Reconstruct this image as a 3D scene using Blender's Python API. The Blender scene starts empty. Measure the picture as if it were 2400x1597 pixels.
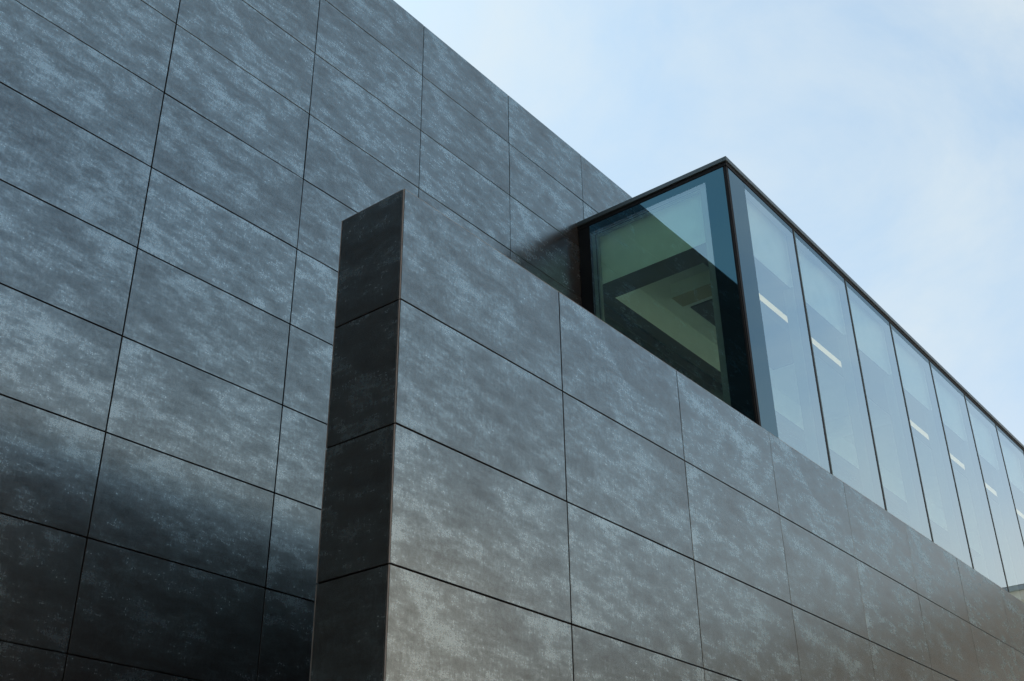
import bpy, bmesh, math, random
from mathutils import Matrix, Vector
random.seed(7)
S = bpy.context.scene
C = S.collection
CZ = 1.6                      # eye height: all measured heights below are relative to the eye

# ---------------------------------------------------------------- camera
cam = bpy.data.cameras.new('camera')
cam.sensor_width = 36.0
cam.lens = 40.068
cam.clip_start = 0.05
cam.clip_end = 4000
co = bpy.data.objects.new('camera', cam)
C.objects.link(co)
Rm = Matrix(((0.62343, -0.368377, -0.689661), (-0.781769, -0.308483, -0.541918), (-0.013118, 0.877004, -0.480304)))
# basis columns: right, up, backward; world x runs along the walls, y towards them
Rm = Matrix([[0.62343, -0.368377, -0.689661], [-0.781769, -0.308483, -0.541918], [-0.013118, 0.877004, -0.480304]])
cols = Rm
M = cols.to_4x4()
M.translation = Vector((0, 0, CZ))
# measured frame has y to the left of x (right-handed already)
co.matrix_world = M
S.camera = co

# ---------------------------------------------------------------- world, sun, exposure
SUN_AZ, SUN_EL = 82.0, 54.0   # degrees, azimuth counter-clockwise from +x
w = bpy.data.worlds.new('World')
S.world = w
w.use_nodes = True
nt = w.node_tree
N, L = nt.nodes, nt.links
bg = N['Background']
sky = N.new('ShaderNodeTexSky')
sky.sky_type = 'NISHITA'
sky.sun_disc = False
sky.sun_elevation = math.radians(SUN_EL)
sky.sun_rotation = math.radians(90 - SUN_AZ)
sky.air_density = 1.0
sky.dust_density = 1.2
sky.ozone_density = 1.3
tc = N.new('ShaderNodeTexCoord')
mp = N.new('ShaderNodeMapping')
mp.inputs['Rotation'].default_value = (0.5, 0.3, 0.6)
mp.inputs['Scale'].default_value = (1.6, 3.2, 5.0)
L.new(tc.outputs['Generated'], mp.inputs['Vector'])
cn = N.new('ShaderNodeTexNoise')
cn.inputs['Scale'].default_value = 1.1
cn.inputs['Detail'].default_value = 10
cn.inputs['Roughness'].default_value = 0.60
cn.inputs['Distortion'].default_value = 0.5
L.new(mp.outputs['Vector'], cn.inputs['Vector'])
cr = N.new('ShaderNodeValToRGB')
cr.color_ramp.elements[0].position = 0.36
cr.color_ramp.elements[0].color = (0.38, 0.38, 0.38, 1)
cr.color_ramp.elements[1].position = 0.72
cr.color_ramp.elements[1].color = (0.80, 0.80, 0.80, 1)
L.new(cn.outputs['Fac'], cr.inputs['Fac'])
mx = N.new('ShaderNodeMix')
mx.data_type = 'RGBA'
L.new(cr.outputs['Color'], mx.inputs['Factor'])
wb = N.new('ShaderNodeMix')
wb.data_type = 'RGBA'
wb.blend_type = 'MULTIPLY'
wb.inputs['Factor'].default_value = 1.0
wb.inputs['B'].default_value = (0.72, 1.0, 1.0, 1)      # the photograph's white balance
L.new(sky.outputs['Color'], wb.inputs['A'])
L.new(wb.outputs['Result'], mx.inputs['A'])
mx.inputs['B'].default_value = (3.75, 4.08, 4.15, 1)      # thin white cloud veil, in the sky's own units
# ground haze: the sky pales towards the horizon all round
sx = N.new('ShaderNodeSeparateXYZ')
L.new(tc.outputs['Generated'], sx.inputs[0])
hz = N.new('ShaderNodeMapRange')
hz.interpolation_type = 'SMOOTHERSTEP'
hz.inputs['From Min'].default_value = 0.0
hz.inputs['From Max'].default_value = 0.55
hz.inputs['To Min'].default_value = 0.85
hz.inputs['To Max'].default_value = 0.0
L.new(sx.outputs['Z'], hz.inputs['Value'])
m2 = N.new('ShaderNodeMix')
m2.data_type = 'RGBA'
L.new(hz.outputs[0], m2.inputs['Factor'])
L.new(mx.outputs['Result'], m2.inputs['A'])
m2.inputs['B'].default_value = (5.0, 4.35, 3.7, 1)
L.new(m2.outputs['Result'], bg.inputs['Color'])
bg.inputs['Strength'].default_value = 0.10

sl = bpy.data.lights.new('sun', 'SUN')
sl.energy = 3.0
sl.angle = math.radians(0.5)
sl.color = (1.0, 0.95, 0.88)
so = bpy.data.objects.new('sun', sl)
C.objects.link(so)
sd = Vector((math.cos(math.radians(SUN_EL)) * math.cos(math.radians(SUN_AZ)),
             math.cos(math.radians(SUN_EL)) * math.sin(math.radians(SUN_AZ)),
             math.sin(math.radians(SUN_EL))))
so.rotation_euler = sd.to_track_quat('Z', 'Y').to_euler()
so.location = (10, 30, 40)

S.view_settings.view_transform = 'Standard'
S.view_settings.look = 'None'
S.view_settings.gamma = 1
S.view_settings.use_curve_mapping = False
S.view_settings.exposure = 1.1
S.cycles.max_bounces = 10
S.cycles.transparent_max_bounces = 24
S.cycles.sample_clamp_indirect = 6

# ---------------------------------------------------------------- helpers
def mat(name):
    m = bpy.data.materials.new(name)
    m.use_nodes = True
    return m, m.node_tree.nodes, m.node_tree.links, m.node_tree.nodes['Principled BSDF']

def ramp(N, L, src, a, b, ca=0.0, cb=1.0):
    r = N.new('ShaderNodeMapRange')
    r.interpolation_type = 'SMOOTHSTEP'
    r.inputs['From Min'].default_value = a
    r.inputs['From Max'].default_value = b
    r.inputs['To Min'].default_value = ca
    r.inputs['To Max'].default_value = cb
    L.new(src, r.inputs['Value'])
    return r.outputs['Result']

def mth(N, L, op, a, b=None, clamp=False):
    n = N.new('ShaderNodeMath')
    n.operation = op
    n.use_clamp = clamp
    for i, v in enumerate((a, b)):
        if v is None: continue
        if hasattr(v, 'is_linked') or hasattr(v, 'links'): L.new(v, n.inputs[i])
        else: n.inputs[i].default_value = v
    return n.outputs[0]

def noise(N, L, vec, rot, scale, s, det=4, rough=0.5, dist=0.0):
    m = N.new('ShaderNodeMapping')
    m.inputs['Rotation'].default_value = (0, 0, rot)
    m.inputs['Scale'].default_value = (scale[0], scale[1], 1)
    L.new(vec, m.inputs['Vector'])
    n = N.new('ShaderNodeTexNoise')
    n.inputs['Scale'].default_value = s
    n.inputs['Detail'].default_value = det
    n.inputs['Roughness'].default_value = rough
    n.inputs['Distortion'].default_value = dist
    L.new(m.outputs[0], n.inputs['Vector'])
    return n.outputs['Fac']

# large glazed porcelain tiles: near-black body under a cloudy, pearly glaze whose lustre varies
def make_tile():
    m, N, L, P = mat('porcelain_tile')
    uv = N.new('ShaderNodeUVMap').outputs[0]
    # every tile is cut from its own stretch of the print
    # brushed clouds drawn out along one diagonal, broken up at every scale down to a fine upright crackle
    clump = noise(N, L, uv, 0.38, (1.0, 2.3), 4.0, 10, 0.66, 0.0)
    area = noise(N, L, uv, 0.3, (1.0, 1.4), 1.7, 3, 0.5, 0.2)
    wisp = noise(N, L, uv, 0.48, (1.0, 3.6), 11.0, 7, 0.70, 0.0)
    hair = noise(N, L, uv, 0.06, (2.4, 1.0), 24, 6, 0.75, 0.6)
    fine = noise(N, L, uv, 0.3, (1.0, 1.5), 80, 4, 0.75, 0.3)
    v = mth(N, L, 'ADD', mth(N, L, 'MULTIPLY', clump, 0.38), mth(N, L, 'MULTIPLY', area, 0.20))
    v = mth(N, L, 'ADD', v, mth(N, L, 'MULTIPLY', wisp, 0.20))
    v = mth(N, L, 'ADD', v, mth(N, L, 'MULTIPLY', hair, 0.22))
    lo = ramp(N, L, v, 0.38, 0.57)
    hi = ramp(N, L, v, 0.490, 0.612)
    f = ramp(N, L, fine, 0.32, 0.68, 0.60, 1.20)
    lus = mth(N, L, 'ADD', mth(N, L, 'MULTIPLY', lo, 0.22), mth(N, L, 'MULTIPLY', hi, 0.66))
    lus = mth(N, L, 'MULTIPLY', lus, f)
    lus = mth(N, L, 'DIVIDE', mth(N, L, 'MULTIPLY', lus, 1.40), mth(N, L, 'ADD', 0.55, lus))      # soft shoulder
    # each tile fired a touch duller or brighter than its neighbour
    rnd = N.new('ShaderNodeObjectInfo').outputs['Random']
    lus = mth(N, L, 'ADD', mth(N, L, 'MULTIPLY', lus, mth(N, L, 'ADD', 0.92, mth(N, L, 'MULTIPLY', rnd, 0.22))),
              mth(N, L, 'MULTIPLY', mth(N, L, 'SUBTRACT', rnd, 0.5), 0.05), True)
    # body colour
    cm = N.new('ShaderNodeMix'); cm.data_type = 'RGBA'
    L.new(lus, cm.inputs['Factor'])
    cm.inputs['A'].default_value = (0.024, 0.0190, 0.0158, 1)
    cm.inputs['B'].default_value = (0.048, 0.040, 0.033, 1)
    L.new(cm.outputs['Result'], P.inputs['Base Color'])
    P.inputs['IOR'].default_value = 3.3
    P.inputs['Specular Tint'].default_value = (0.68, 0.90, 1.0, 1)      # cool, faintly metallic glaze
    sp = N.new('ShaderNodeMapRange')
    L.new(lus, sp.inputs['Value'])
    sp.inputs['To Min'].default_value = 0.25
    sp.inputs['To Max'].default_value = 0.86
    L.new(sp.outputs[0], P.inputs['Specular IOR Level'])
    rr = N.new('ShaderNodeMapRange')
    L.new(lus, rr.inputs['Value'])
    rr.inputs['To Min'].default_value = 0.23
    rr.inputs['To Max'].default_value = 0.29
    L.new(rr.outputs[0], P.inputs['Roughness'])
    bp = N.new('ShaderNodeBump')
    bp.inputs['Strength'].default_value = 0.035
    bp.inputs['Distance'].default_value = 0.002
    L.new(hair, bp.inputs['Height'])
    L.new(bp.outputs[0], P.inputs['Normal'])
    return m

def simple(name, col, rough=0.5, metal=0.0, var=0.12, scale=6.0, bump=0.0, ior=1.5):
    m, N, L, P = mat(name)
    t = N.new('ShaderNodeTexCoord').outputs['Object']
    n = N.new('ShaderNodeTexNoise')
    n.inputs['Scale'].default_value = scale
    n.inputs['Detail'].default_value = 5
    L.new(t, n.inputs['Vector'])
    cm = N.new('ShaderNodeMix'); cm.data_type = 'RGBA'
    L.new(n.outputs['Fac'], cm.inputs['Factor'])
    cm.inputs['A'].default_value = tuple(c * (1 - var) for c in col) + (1,)
    cm.inputs['B'].default_value = tuple(c * (1 + var) for c in col) + (1,)
    L.new(cm.outputs['Result'], P.inputs['Base Color'])
    P.inputs['Roughness'].default_value = rough
    P.inputs['Metallic'].default_value = metal
    P.inputs['IOR'].default_value = ior
    if bump:
        b = N.new('ShaderNodeBump')
        b.inputs['Strength'].default_value = bump
        L.new(n.outputs['Fac'], b.inputs['Height'])
        L.new(b.outputs[0], P.inputs['Normal'])
    return m

def make_glass(name, tint, ior):
    m = bpy.data.materials.new(name)
    m.use_nodes = True
    N, L = m.node_tree.nodes, m.node_tree.links
    N.clear()
    out = N.new('ShaderNodeOutputMaterial')
    mix = N.new('ShaderNodeMixShader')
    tr = N.new('ShaderNodeBsdfTransparent')
    gl = N.new('ShaderNodeBsdfGlossy')
    gl.inputs['Roughness'].default_value = 0.0
    
    # insulating glass: four faces reflect, so it rises faster towards grazing than one face does
    fr = N.new('ShaderNodeLayerWeight')
    fr.inputs['Blend'].default_value = 0.5
    gc = N.new('ShaderNodeMix'); gc.data_type = 'RGBA'      # the coating's blue cast fades towards grazing
    L.new(mth(N, L, 'POWER', fr.outputs['Facing'], 2.0), gc.inputs['Factor'])
    gc.inputs['A'].default_value = (0.56, 0.87, 1.0, 1)
    gc.inputs['B'].default_value = (1, 1, 1, 1)
    L.new(gc.outputs['Result'], gl.inputs['Color'])
    refl = mth(N, L, 'ADD', 0.36, mth(N, L, 'MULTIPLY', 0.64, mth(N, L, 'POWER', fr.outputs['Facing'], ior)), True)
    ge = N.new('ShaderNodeNewGeometry')
    inv = mth(N, L, 'SUBTRACT', 1.0, ge.outputs['Backfacing'])
    L.new(mth(N, L, 'MULTIPLY', refl, inv), mix.inputs['Fac'])
    cm = N.new('ShaderNodeMix'); cm.data_type = 'RGBA'      # the tint is taken once, at the entry face
    L.new(ge.outputs['Backfacing'], cm.inputs['Factor'])
    cm.inputs['A'].default_value = tint + (1,)
    cm.inputs['B'].default_value = (1, 1, 1, 1)
    L.new(cm.outputs['Result'], tr.inputs['Color'])
    # very slight waviness of the float glass
    t = N.new('ShaderNodeTexCoord').outputs['Object']
    n = N.new('ShaderNodeTexNoise'); n.inputs['Scale'].default_value = 0.9; n.inputs['Detail'].default_value = 1
    L.new(t, n.inputs['Vector'])
    b = N.new('ShaderNodeBump'); b.inputs['Strength'].default_value = 0.05; b.inputs['Distance'].default_value = 0.02
    L.new(n.outputs['Fac'], b.inputs['Height'])
    L.new(b.outputs[0], gl.inputs['Normal'])
    L.new(tr.outputs[0], mix.inputs[1])
    L.new(gl.outputs[0], mix.inputs[2])
    L.new(mix.outputs[0], out.inputs[0])
    return m

def make_emit(name, col, s):
    m, N, L, P = mat(name)
    P.inputs['Base Color'].default_value = (0.8, 0.78, 0.72, 1)
    t = N.new('ShaderNodeTexCoord').outputs['Object']
    n = N.new('ShaderNodeTexNoise'); n.inputs['Scale'].default_value = 3
    L.new(t, n.inputs['Vector'])
    P.inputs['Emission Color'].default_value = col + (1,)
    L.new(ramp(N, L, n.outputs['Fac'], 0.3, 0.7, s * 0.95, s * 1.05), P.inputs['Emission Strength'])
    return m

TILE = make_tile()
BACK = simple('black_membrane', (0.008, 0.008, 0.008), 0.8)
RUST = simple('brown_membrane', (0.045, 0.026, 0.016), 0.8)
BODY = simple('sawn_tile_body', (0.020, 0.013, 0.009), 0.8)
RENDER = simple('dark_render', (0.06, 0.06, 0.058), 0.8, bump=0.2)
TRIM = simple('pale_trim', (0.34, 0.32, 0.30), 0.5, 0.3)
BROWN = simple('brown_sealant', (0.06, 0.045, 0.035), 0.6)
FASCIA = simple('fascia_metal', (0.085, 0.11, 0.115), 0.38, 0.6, 0.1, 3)
BLACK = simple('black_frame', (0.004, 0.004, 0.004), 0.5, ior=1.3)
SILI = simple('black_silicone', (0.006, 0.007, 0.008), 0.6, ior=1.3)
EDGE = simple('green_glass_edge', (0.05, 0.13, 0.13), 0.3)
STEEL = simple('dark_steel', (0.02, 0.022, 0.024), 0.5)
REVEAL = simple('reveal_grey', (0.22, 0.24, 0.23), 0.6)
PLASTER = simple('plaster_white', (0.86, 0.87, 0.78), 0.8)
CEIL = simple('ceiling_white', (0.70, 0.70, 0.64), 0.85)
DARKC = simple('recess_shade', (0.05, 0.055, 0.055), 0.8)
FLOOR = simple('interior_floor', (0.34, 0.32, 0.27), 0.6)
GLASS = make_glass('coated_glass', (0.72, 1.0, 0.86), 2.7)
TUBE = make_emit('lamp_diffuser', (1.0, 0.66, 0.36), 0.48)
GLASS2 = make_glass('coated_glass_long_side', (0.72, 0.94, 0.94), 2.7)
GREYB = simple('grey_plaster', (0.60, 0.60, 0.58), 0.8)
FRIT = simple('black_backed_glass', (0.003, 0.004, 0.005), 0.02, ior=2.35)
FRIT.node_tree.nodes['Principled BSDF'].inputs['Specular Tint'].default_value = (0.30, 0.78, 1.0, 1)
SOFFIT_SHADE = simple('soffit_shade', (0.10, 0.095, 0.08), 0.8)  # shade of the beam undersides, put into the colour
SOFFIT_SHADE2 = simple('brown_soffit_shade', (0.40, 0.34, 0.22), 0.8)  # the same underside shade as a lighter brown
WHITE = simple('white_housing', (0.7, 0.7, 0.68), 0.4)
BEIGE = simple('beige_render', (0.60, 0.50, 0.41), 0.85, bump=0.2, scale=2)
CONC = simple('pale_concrete', (0.66, 0.50, 0.40), 0.85, bump=0.2, scale=1.5)
CREAM = simple('cream_fascia', (0.62, 0.60, 0.54), 0.6)
GUTTER = simple('grey_gutter', (0.30, 0.34, 0.37), 0.45, 0.3)
DGLASS = simple('dark_window', (0.02, 0.025, 0.03), 0.08)

def box_bm(bm, a, b, bev=0.0):
    """a, b: opposite corners, heights relative to the eye"""
    x0, y0, z0 = a; x1, y1, z1 = b
    r = bmesh.ops.create_cube(bm, size=1)
    vs = r['verts']
    for v in vs:
        v.co = Vector((x0 + (v.co.x + .5) * (x1 - x0), y0 + (v.co.y + .5) * (y1 - y0), CZ + z0 + (v.co.z + .5) * (z1 - z0)))
    if bev:
        es = list({e for v in vs for e in v.link_edges})
        bmesh.ops.bevel(bm, geom=es, offset=bev, segments=1, affect='EDGES')

def obj(name, bm, m, parent=None):
    me = bpy.data.meshes.new(name)
    bm.to_mesh(me); bm.free()
    me.materials.append(m)
    o = bpy.data.objects.new(name, me)
    C.objects.link(o)
    if parent: o.parent = parent; o.matrix_parent_inverse = Matrix.Translation(-Vector(parent['base'])) if False else Matrix()
    return o

def box(name, a, b, m, parent=None, bev=0.0):
    """a box as its own object, origin at its centre"""
    bm = bmesh.new()
    c = Vector(((a[0] + b[0]) / 2, (a[1] + b[1]) / 2, (a[2] + b[2]) / 2 + CZ))
    box_bm(bm, a, b, bev)
    bmesh.ops.translate(bm, verts=bm.verts, vec=-c)
    me = bpy.data.meshes.new(name); bm.to_mesh(me); bm.free(); me.materials.append(m)
    o = bpy.data.objects.new(name, me); C.objects.link(o)
    put(o, c, parent)
    return o

def worldpos(o):
    p = Vector(o.location)
    while o.parent: o = o.parent; p += Vector(o.location)
    return p

def put(o, c, parent):
    if parent is None: o.location = c
    else:
        o.parent = parent
        o.location = Vector(c) - worldpos(parent)

def empty(name, loc):
    o = bpy.data.objects.new(name, None)
    o.empty_display_size = 0.3
    C.objects.link(o); o.location = loc
    return o

def tag(o, label=None, cat=None, group=None, kind=None):
    if label: o['label'] = label
    if cat: o['category'] = cat
    if group: o['group'] = group
    if kind: o['kind'] = kind
    return o

# ---------------------------------------------------------------- tile panels
def tile_mesh(wd, ht, th, axis, var, cut=0.0):
    """slim tile, centred; axis 'y-' faces -y, 'y+' faces +y, 'x-' faces -x. UVs in metres, shifted per print"""
    bm = bmesh.new()
    bmesh.ops.create_cube(bm, size=1)
    for v in bm.verts: v.co = Vector((v.co.x * wd, v.co.y * th, v.co.z * ht))
    bmesh.ops.bevel(bm, geom=list(bm.edges), offset=0.0012, segments=1, affect='EDGES')
    uvl = bm.loops.layers.uv.new('UVMap')
    for f in bm.faces:
        for l in f.loops:
            p = l.vert.co
            l[uvl].uv = (p.x + var * 7.31 + cut + (p.y if abs(f.normal.x) > .5 else 0), p.z + var * 3.17 + (p.y if abs(f.normal.z) > .5 else 0))
    if axis == 'x-': bmesh.ops.rotate(bm, verts=bm.verts, matrix=Matrix.Rotation(-math.pi / 2, 3, 'Z'))
    if axis == 'y+': bmesh.ops.rotate(bm, verts=bm.verts, matrix=Matrix.Rotation(math.pi, 3, 'Z'))
    for f in bm.faces:        # sawn sides show the bare brown body
        if f.calc_area() > 0.003 and abs(f.normal.y if axis != 'x-' else f.normal.x) < 0.5: f.material_index = 1
    me = bpy.data.meshes.new('panel'); bm.to_mesh(me); bm.free(); me.materials.append(TILE); me.materials.append(BODY)
    return me

NV = 9
cache = {}
def panel(parent, cx, cy, cz, wd, ht, axis, seed, th=0.012):
    v = random.Random(seed).randrange(NV)
    k = (round(wd, 4), round(ht, 4), axis, v)
    if k not in cache: cache[k] = tile_mesh(wd, ht, th, axis, v)
    o = bpy.data.objects.new('panel', cache[k])
    C.objects.link(o)
    rg = random.Random(seed * 31 + 5)
    put(o, Vector((cx, cy + rg.gauss(0, 0.0004), cz + CZ)), parent)
    o.rotation_euler = (rg.gauss(0, 0.0009), rg.gauss(0, 0.0003), rg.gauss(0, 0.0009))
    return o

J = 0.008                     # open joint
# ---- the tall wall
YA, XA, ZA, PW, PH, HT = 5.2873, 3.1088, 7.4023, 1.2065, 0.6029, 0.5894
tall = tag(empty('tall_tiled_wall', (9.7, YA, 0)),
           'tall slate grey tiled wall, the highest one, running behind the low wall and the glass box', 'wall')
box('wall_core', (-14, YA + 0.03, -1.59), (20.5, YA + 8, ZA - 0.03), RENDER, tall)
box('backing', (-14, YA + 0.021, -1.58), (20.4, YA + 0.0295, ZA - 0.012), BACK, tall)
rows = [(ZA, ZA - HT)]
while rows[-1][1] - PH > -1.7: rows.append((rows[-1][1], rows[-1][1] - PH))
for i in range(-6, 14):
    x0 = XA + i * PW
    for j, (zt, zb) in enumerate(rows):
        if zb < -1.62: continue
        gt = 0 if j == 0 else J / 2
        panel(tall, x0 + PW / 2, YA + 0.006, (zt - gt + zb + J / 2) / 2, PW - J, zt - gt - zb - J / 2, 'y-', i * 97 + j * 13 + 4000)
# tiles nearer than the photograph shows, one joined part
bm = bmesh.new(); uvl = bm.loops.layers.uv.new('UVMap')
for i in range(-13, -6):
    x0 = XA + i * PW
    for j, (zt, zb) in enumerate(rows):
        if zb < -1.62: continue
        n0 = len(bm.faces)
        box_bm(bm, (x0 + J / 2, YA, zb + J / 2), (x0 + PW - J / 2, YA + 0.012, zt - J / 2))
        bm.faces.ensure_lookup_table()
        for f in bm.faces[n0:]:
            for l in f.loops: l[uvl].uv = (l.vert.co.x + j * 3.1, l.vert.co.z + i * 5.7)
me = bpy.data.meshes.new('near_panels'); bm.to_mesh(me); bm.free(); me.materials.append(TILE)
o = bpy.data.objects.new('near_panels', me); C.objects.link(o); put(o, Vector((0, 0, 0)), tall); tag(o, kind='stuff')

# ---- the low wall in front
YB, XB, ZB, HB, TB = 3.0464, 3.0849, 3.1728, 0.5947, 0.4205
low = tag(empty('low_tiled_wall', (XB, YB, 0)),
          'lower grey tiled wall in front, with a narrow dark end face at its left and the glass box rising behind it', 'wall')
box('wall_core', (XB + 0.04, YB + 0.04, -1.59), (16.3, YB + TB - 0.04, ZB - 0.03), RENDER, low)
box('backing', (XB + 0.022, YB + 0.022, -1.58), (16.32, YB + 0.039, ZB - 0.012), RUST, low)
box('backing', (XB + 0.022, YB + 0.0395, -1.58), (XB + 0.0395, YB + TB - 0.0395, ZB - 0.012), BACK, low)
rowsB = [(ZB, ZB - HB)]
while rowsB[-1][1] - 0.6 > -1.7: rowsB.append((rowsB[-1][1], rowsB[-1][1] - 0.6))
for i in range(11):
    for j, (zt, zb) in enumerate(rowsB):
        zb = max(zb, -1.6)
        gt = 0 if j == 0 else J / 2
        x0 = XB + i * PW + (0.003 if i == 0 else J / 2); x1 = XB + (i + 1) * PW - J / 2
        panel(low, (x0 + x1) / 2, YB + 0.006, (zt - gt + zb + J / 2) / 2, x1 - x0, zt - gt - zb - J / 2, 'y-', i * 53 + j * 17 + 900)
        panel(low, (x0 + x1) / 2, YB + TB - 0.006, (zt - gt + zb + J / 2) / 2, x1 - x0, zt - gt - zb - J / 2, 'y+', i * 71 + j * 19 + 77)
for j, (zt, zb) in enumerate(rowsB):
    zb = max(zb, -1.6)
    gt = 0 if j == 0 else J / 2
    o = panel(low, XB + 0.006, YB + TB / 2 + 0.002, (zt - gt + zb + J / 2) / 2, TB - 0.024, zt - gt - zb - J / 2, 'x-', j * 7 + 3)
    # pale bare edges of the mitred corner tiles, front and rear
    box('corner_trim', (XB - 0.0005, YB + 0.003, zb + J / 2), (XB + 0.008, YB + 0.0085, zt - gt), TRIM, low)
    box('corner_trim', (XB - 0.0005, YB + TB - 0.008, zb + J / 2), (XB + 0.008, YB + TB - 0.0045, zt - gt), TRIM, low)
box('corner_seal', (XB + 0.010, YB + 0.010, -1.58), (XB + 0.021, YB + 0.021, ZB - 0.004), BACK, low)
box('top_edge', (XB + 0.004, YB + 0.0005, ZB + 0.0004), (16.35, YB + 0.0115, ZB + 0.0022), TRIM, low)
box('top_edge', (XB + 0.0002, YB + 0.0125, ZB + 0.0004), (XB + 0.0115, YB + TB - 0.0005, ZB + 0.0022), TRIM, low)
box('coping', (XB + 0.0125, YB + 0.0125, ZB - 0.012), (16.34, YB + TB - 0.0125, ZB - 0.002), RENDER, low)

# ---------------------------------------------------------------- the glass box
XG, YG, ZH = 7.818, 3.625, 6.385        # outer glass faces and glass head
XE = XG + 1.353 + 8 * 1.2173
ZF = 2.95
gb = tag(empty('glass_box', (XG, YG, CZ + ZF)),
         'blue reflecting glass box with a thin dark roof edge above the low tiled wall', 'building')
GT = 0.012
joints = [XG + 1.353 + k * 1.2173 for k in range(9)]
# end pane and front panes
box('glass_pane', (XG, 3.8522, ZF + 0.1), (XG + GT, 5.1508, 6.2995), GLASS, gb)
box('frit_band', (XG, YG + 0.0345, ZF + 0.1), (XG + GT, 3.852, ZH), FRIT, gb)
box('jamb_cover', (XG, 5.151, ZF + 0.1), (XG + GT, YA - 0.004, ZH), BLACK, gb)
box('frit_band', (XG, 3.8522, 6.30), (XG + GT, 5.1508, ZH), FRIT, gb)
box('frit_band', (XG + 0.0345, YG, ZF + 0.1), (8.155, YG + GT, ZH), FRIT, gb)
box('frit_band', (8.1552, YG - 0.0008, 6.318), (XE - 0.01, YG + GT, ZH), FRIT, gb)
edges = [8.1552] + joints
for k in range(9):
    box('glass_pane', (edges[k] + (0.009 if k else 0), YG, ZF + 0.1), (edges[k + 1] - 0.009, YG + GT, ZH), GLASS2, gb)
# corner: two sealed arrises with a thin brown line
box('corner_seal', (XG + 0.001, YG + 0.001, ZF + 0.1), (XG + 0.034, YG + 0.034, ZH), SILI, gb)
box('corner_bead', (XG - 0.0015, YG + 0.012, ZF + 0.1), (XG + 0.0005, YG + 0.015, ZH - 0.6), BROWN, gb)
for k, x in enumerate(joints[:-1]):
    box('joint_seal', (x - 0.024, YG - 0.002, ZF + 0.1), (x + 0.0120, YG + 0.011, ZH), SILI, gb)
    box('glass_edge', (x + 0.0122, YG - 0.0014, ZF + 0.1), (x + 0.030, YG + 0.011, ZH), EDGE, gb)
    box('steel_fin', (x - 0.022, YG + GT + 0.003, ZF + 0.1), (x + 0.022, YG + 0.078, ZH - 0.001), STEEL, gb)
    box('post', (x - 0.042, YG + 0.080, ZF + 0.1), (x + 0.042, YG + 0.178, 5.729), REVEAL, gb)
box('corner_column', (XG + 0.018, YG + 0.024, ZF + 0.1), (XG + 0.338, YG + 0.226, ZH - 0.001), BLACK, gb)
box('wall_jamb', (XG + 0.0155, 5.152, ZF + 0.1), (XG + 0.10, YA - 0.004, ZH - 0.001), BLACK, gb)
box('head_frame', (XG + 0.0155, YG + 0.2262, 6.30), (XG + 0.060, 5.1515, ZH - 0.001), BLACK, gb)
box('head_frame', (XG + 0.3385, YG + 0.0155, 6.315), (XE - 0.02, YG + 0.060, ZH - 0.002), STEEL, gb)
box('reveal_strip', (XG + 0.035, 3.8515, ZF + 0.1), (XG + 0.075, 3.930, 6.2995), REVEAL, gb)
box('reveal_strip', (XG + 0.035, 5.085, ZF + 0.1), (XG + 0.075, 5.1515, 6.2995), REVEAL, gb)
box('reveal_strip', (XG + 0.035, 3.9305, 6.262), (XG + 0.070, 5.0845, 6.2995), REVEAL, gb)
box('gasket', (XG + 0.030, 5.100, ZF + 0.1), (XG + 0.0345, 5.108, 6.275), SILI, gb)
box('gasket', (XG + 0.030, 3.93, 6.275), (XG + 0.0345, 5.100, 6.283), SILI, gb)
# roof
segs = [7.797, 11.449, 15.082, XE + 0.03]
box('roof', (7.85, 3.66, 6.386), (XE, YA - 0.003, 6.44), BLACK, gb)
box('shadow_gap', (7.812, 3.619, 6.3865), (XE, 3.6595, 6.428), SILI, gb)
box('shadow_gap', (7.812, 3.66, 6.3865), (7.8495, YA - 0.003, 6.428), SILI, gb)
for a, b in zip(segs[:-1], segs[1:]):
    box('fascia', (a + (0 if a < 8 else 0.003), 3.606, 6.4285), (b - 0.003, 3.64, 6.474), FASCIA, gb, 0.002)
box('fascia', (7.797, 3.6405, 6.4285), (7.835, YA - 0.002, 6.474), FASCIA, gb, 0.002)
box('roof_sheet', (7.836, 3.641, 6.4405), (XE, YA - 0.003, 6.466), FASCIA, gb)
# ceiling ring of dropped beams, ceiling, floor
ZU = 5.731
box('ceiling_beam', (7.91, 3.93, ZU), (8.19, 5.143, 6.385), PLASTER, gb)
box('ceiling_beam', (7.911, 5.144, ZU + .0006), (XE - 0.1, YA - 0.012, 6.385), PLASTER, gb)
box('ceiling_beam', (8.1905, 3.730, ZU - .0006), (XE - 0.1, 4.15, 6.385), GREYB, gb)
box('ceiling_beam', (8.81, 4.1505, 5.90), (9.03, 4.86, 6.06), PLASTER, gb)
box('soffit_shade_plate', (7.911, 3.931, ZU - .005), (8.189, 5.142, ZU - .0003), SOFFIT_SHADE, gb)  # added plates: dark colour stands in for shade under the plaster beams
box('soffit_shade_plate', (7.912, 5.1445, ZU - .0045), (XE - 0.11, YA - 0.013, ZU + .0003), SOFFIT_SHADE, gb)
box('soffit_shade_plate', (8.191, 3.731, ZU - .0055), (XE - 0.11, 4.149, ZU - .0009), SOFFIT_SHADE, gb)
box('soffit_shade_plate', (8.811, 4.151, 5.896), (9.029, 4.859, 5.8997), SOFFIT_SHADE2, gb)
box('ceiling', (8.1905, 4.1505, 6.061), (XE - 0.1, 5.1435, 6.3845), CEIL, gb)
box('recess_shade_panel', (9.33, 4.1505, 6.045), (11.2, 4.93, 6.0605), DARKC, gb)  # flat panel, darkness of a ceiling void put in as colour
for x in (13.0,):
    box('ceiling_beam', (x, 4.1505, 5.90), (x + 0.22, 5.1435, 6.0605), PLASTER, gb)
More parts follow.
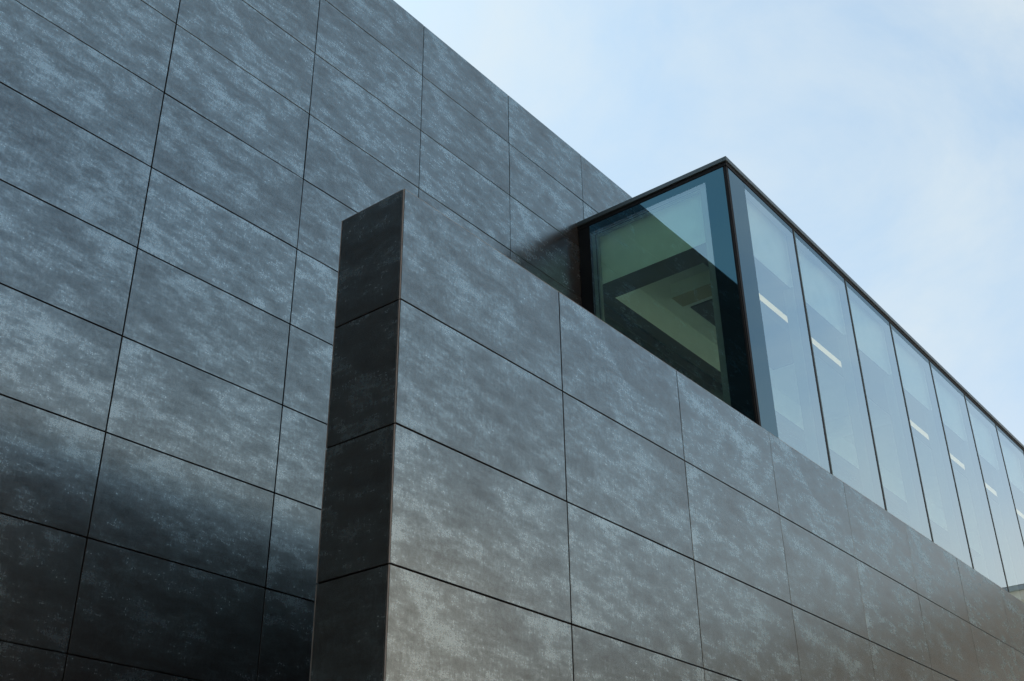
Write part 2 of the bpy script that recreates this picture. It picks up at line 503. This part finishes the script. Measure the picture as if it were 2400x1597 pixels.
box('floor', (XG + 0.02, YG + 0.02, ZF), (XE, YA - 0.005, ZF + 0.0995), FLOOR, gb)
box('floor_edge', (XG - 0.004, YG - 0.006, ZF - 0.15), (XE, YA - 0.004, ZF - 0.0005), FASCIA, gb)
box('end_wall', (XE - 0.0995, YG + 0.02, ZF + 0.1), (XE, YA - 0.005, 6.385), PLASTER, gb)

# ---------------------------------------------------------------- linear ceiling lights inside the glass box
order = ['behind the first wide glass pane from the corner', 'behind the second glass pane from the corner',
         'just past the pane that has no light', 'behind the fifth glass pane from the corner',
         'behind the sixth glass pane from the corner', 'behind the pane at the right edge of the picture']
q = 0
for k in range(7):
    if k == 2: continue
    x0 = 8.72 + 1.285 * k + (0.03 if k > 2 else 0)
    t = tag(empty('linear_light', (x0 + 0.6, 4.03, CZ + ZU)),
            'lit cream linear ceiling light ' + order[q], 'light', 'linear ceiling lights in the glass box')
    box('diffuser', (x0, 4.004, ZU - 0.018), (x0 + 1.2, 4.052, ZU - 0.0122), TUBE, t)
    box('housing', (x0 - 0.01, 4.002, ZU - 0.012), (x0 + 1.21, 4.054, ZU - 0.0062), WHITE, t)
    q += 1

# ---------------------------------------------------------------- ground
def sheet(name, x0, y0, x1, y1, z, m):
    bm = bmesh.new()
    n = 8
    bmesh.ops.create_grid(bm, x_segments=n, y_segments=n, size=0.5)
    for v in bm.verts: v.co = Vector((x0 + (v.co.x + .5) * (x1 - x0), y0 + (v.co.y + .5) * (y1 - y0), z))
    return tag(obj(name, bm, m), kind='structure')
PAVE = simple('pale_paving', (0.42, 0.39, 0.35), 0.8, var=0.25, scale=0.8, bump=0.1)
GRASS = simple('dry_ground', (0.10, 0.11, 0.06), 0.95, var=0.4, scale=0.3, bump=0.3)
sheet('ground', -900, -900, 900, 900, -0.004, GRASS)
sheet('pavement', -40, -30, 44, 40, 0.0, PAVE)
sheet('gap_darkening_sheet', -12.9, 3.49, 20.4, 5.27, 0.004, simple('gap_darkening', (0.03, 0.03, 0.03), 0.95, var=0.5, scale=40, bump=0.5))  # unseen dark sheet, added to cut the ground bounce between the walls

# ---------------------------------------------------------------- dark building wing behind the viewer, mirrored in the end faces
rw = tag(empty('rear_building', (-18, -20, 0)), 'dark building wing behind the viewer, mirrored black in the corner glass', 'building')
box('wall', (-26, -48, -1.6), (-13.0, 5.0, 23.0), RENDER, rw)
box('roof', (-26.1, -48.1, 23.001), (-12.9, 5.1, 23.25), FASCIA, rw)
for k in range(9):
    for f in range(6):
        wn = box('window', (-12.999, -45 + k * 5.2, 0.2 + f * 3.6), (-12.96, -41.6 + k * 5.2, 2.2 + f * 3.6), BLACK, rw)
        box('pane', (-12.9595, -44.92 + k * 5.2, 0.28 + f * 3.6), (-12.95, -41.68 + k * 5.2, 2.12 + f * 3.6), DGLASS, wn)

# ---------------------------------------------------------------- pale building across the square, mirrored as the warm grey low on the front wall
pb = tag(empty('pale_building', (11, -27, 0)), 'pale concrete building across the square, softly mirrored low in the front wall', 'building')
box('wall', (-11, -40, -1.6), (36, -23.0, 14.4), CONC, pb)
box('cornice', (-11.4, -40.4, 14.401), (36.4, -22.6, 14.9), CREAM, pb)
for k in range(15):
    for f in range(4):
        x = -9.5 + k * 3.05
        z = -1.6 + 0.9 + f * 3.3
        wn = box('window', (x, -22.998, z), (x + 1.3, -22.95, z + 1.7), CREAM, pb)
        box('pane', (x + 0.07, -22.949, z + 0.07), (x + 1.23, -22.942, z + 1.63), DGLASS, wn)

# ---------------------------------------------------------------- the beige building mirrored in the last pane
bx, by0, by1, bz = 45.0, -34.0, -0.5, 12.05
bb = tag(empty('beige_building', (bx, by0, 0)),
         'beige building with pale eave, mirrored in the glass at the right edge', 'building')
box('wall', (bx, by0, -1.6), (bx + 14, by1 - 0.6, bz - 0.5), BEIGE, bb)
box('fascia', (bx - 0.8, by0 - 0.6, bz - 0.5), (bx + 14.6, by1, bz - 0.16), CREAM, bb)
box('gutter', (bx - 0.95, by0 - 0.7, bz - 0.155), (bx + 14.7, by1 + 0.1, bz), GUTTER, bb)
box('roof', (bx - 0.6, by0 - 0.4, bz + 0.002), (bx + 14.4, by1 - 0.2, bz + 0.12), RENDER, bb)
for f in range(4):
    for k in range(9):
        y = by0 + 1.6 + k * 3.6
        z = -1.6 + 1.0 + f * 3.3
        fr = box('window', (bx - 0.05, y, z), (bx - 0.002, y + 1.5, z + 1.6), CREAM, bb)
        box('pane', (bx - 0.058, y + 0.08, z + 0.08), (bx - 0.051, y + 0.71, z + 1.52), DGLASS, fr)
        box('pane', (bx - 0.058, y + 0.79, z + 0.08), (bx - 0.051, y + 1.42, z + 1.52), DGLASS, fr)
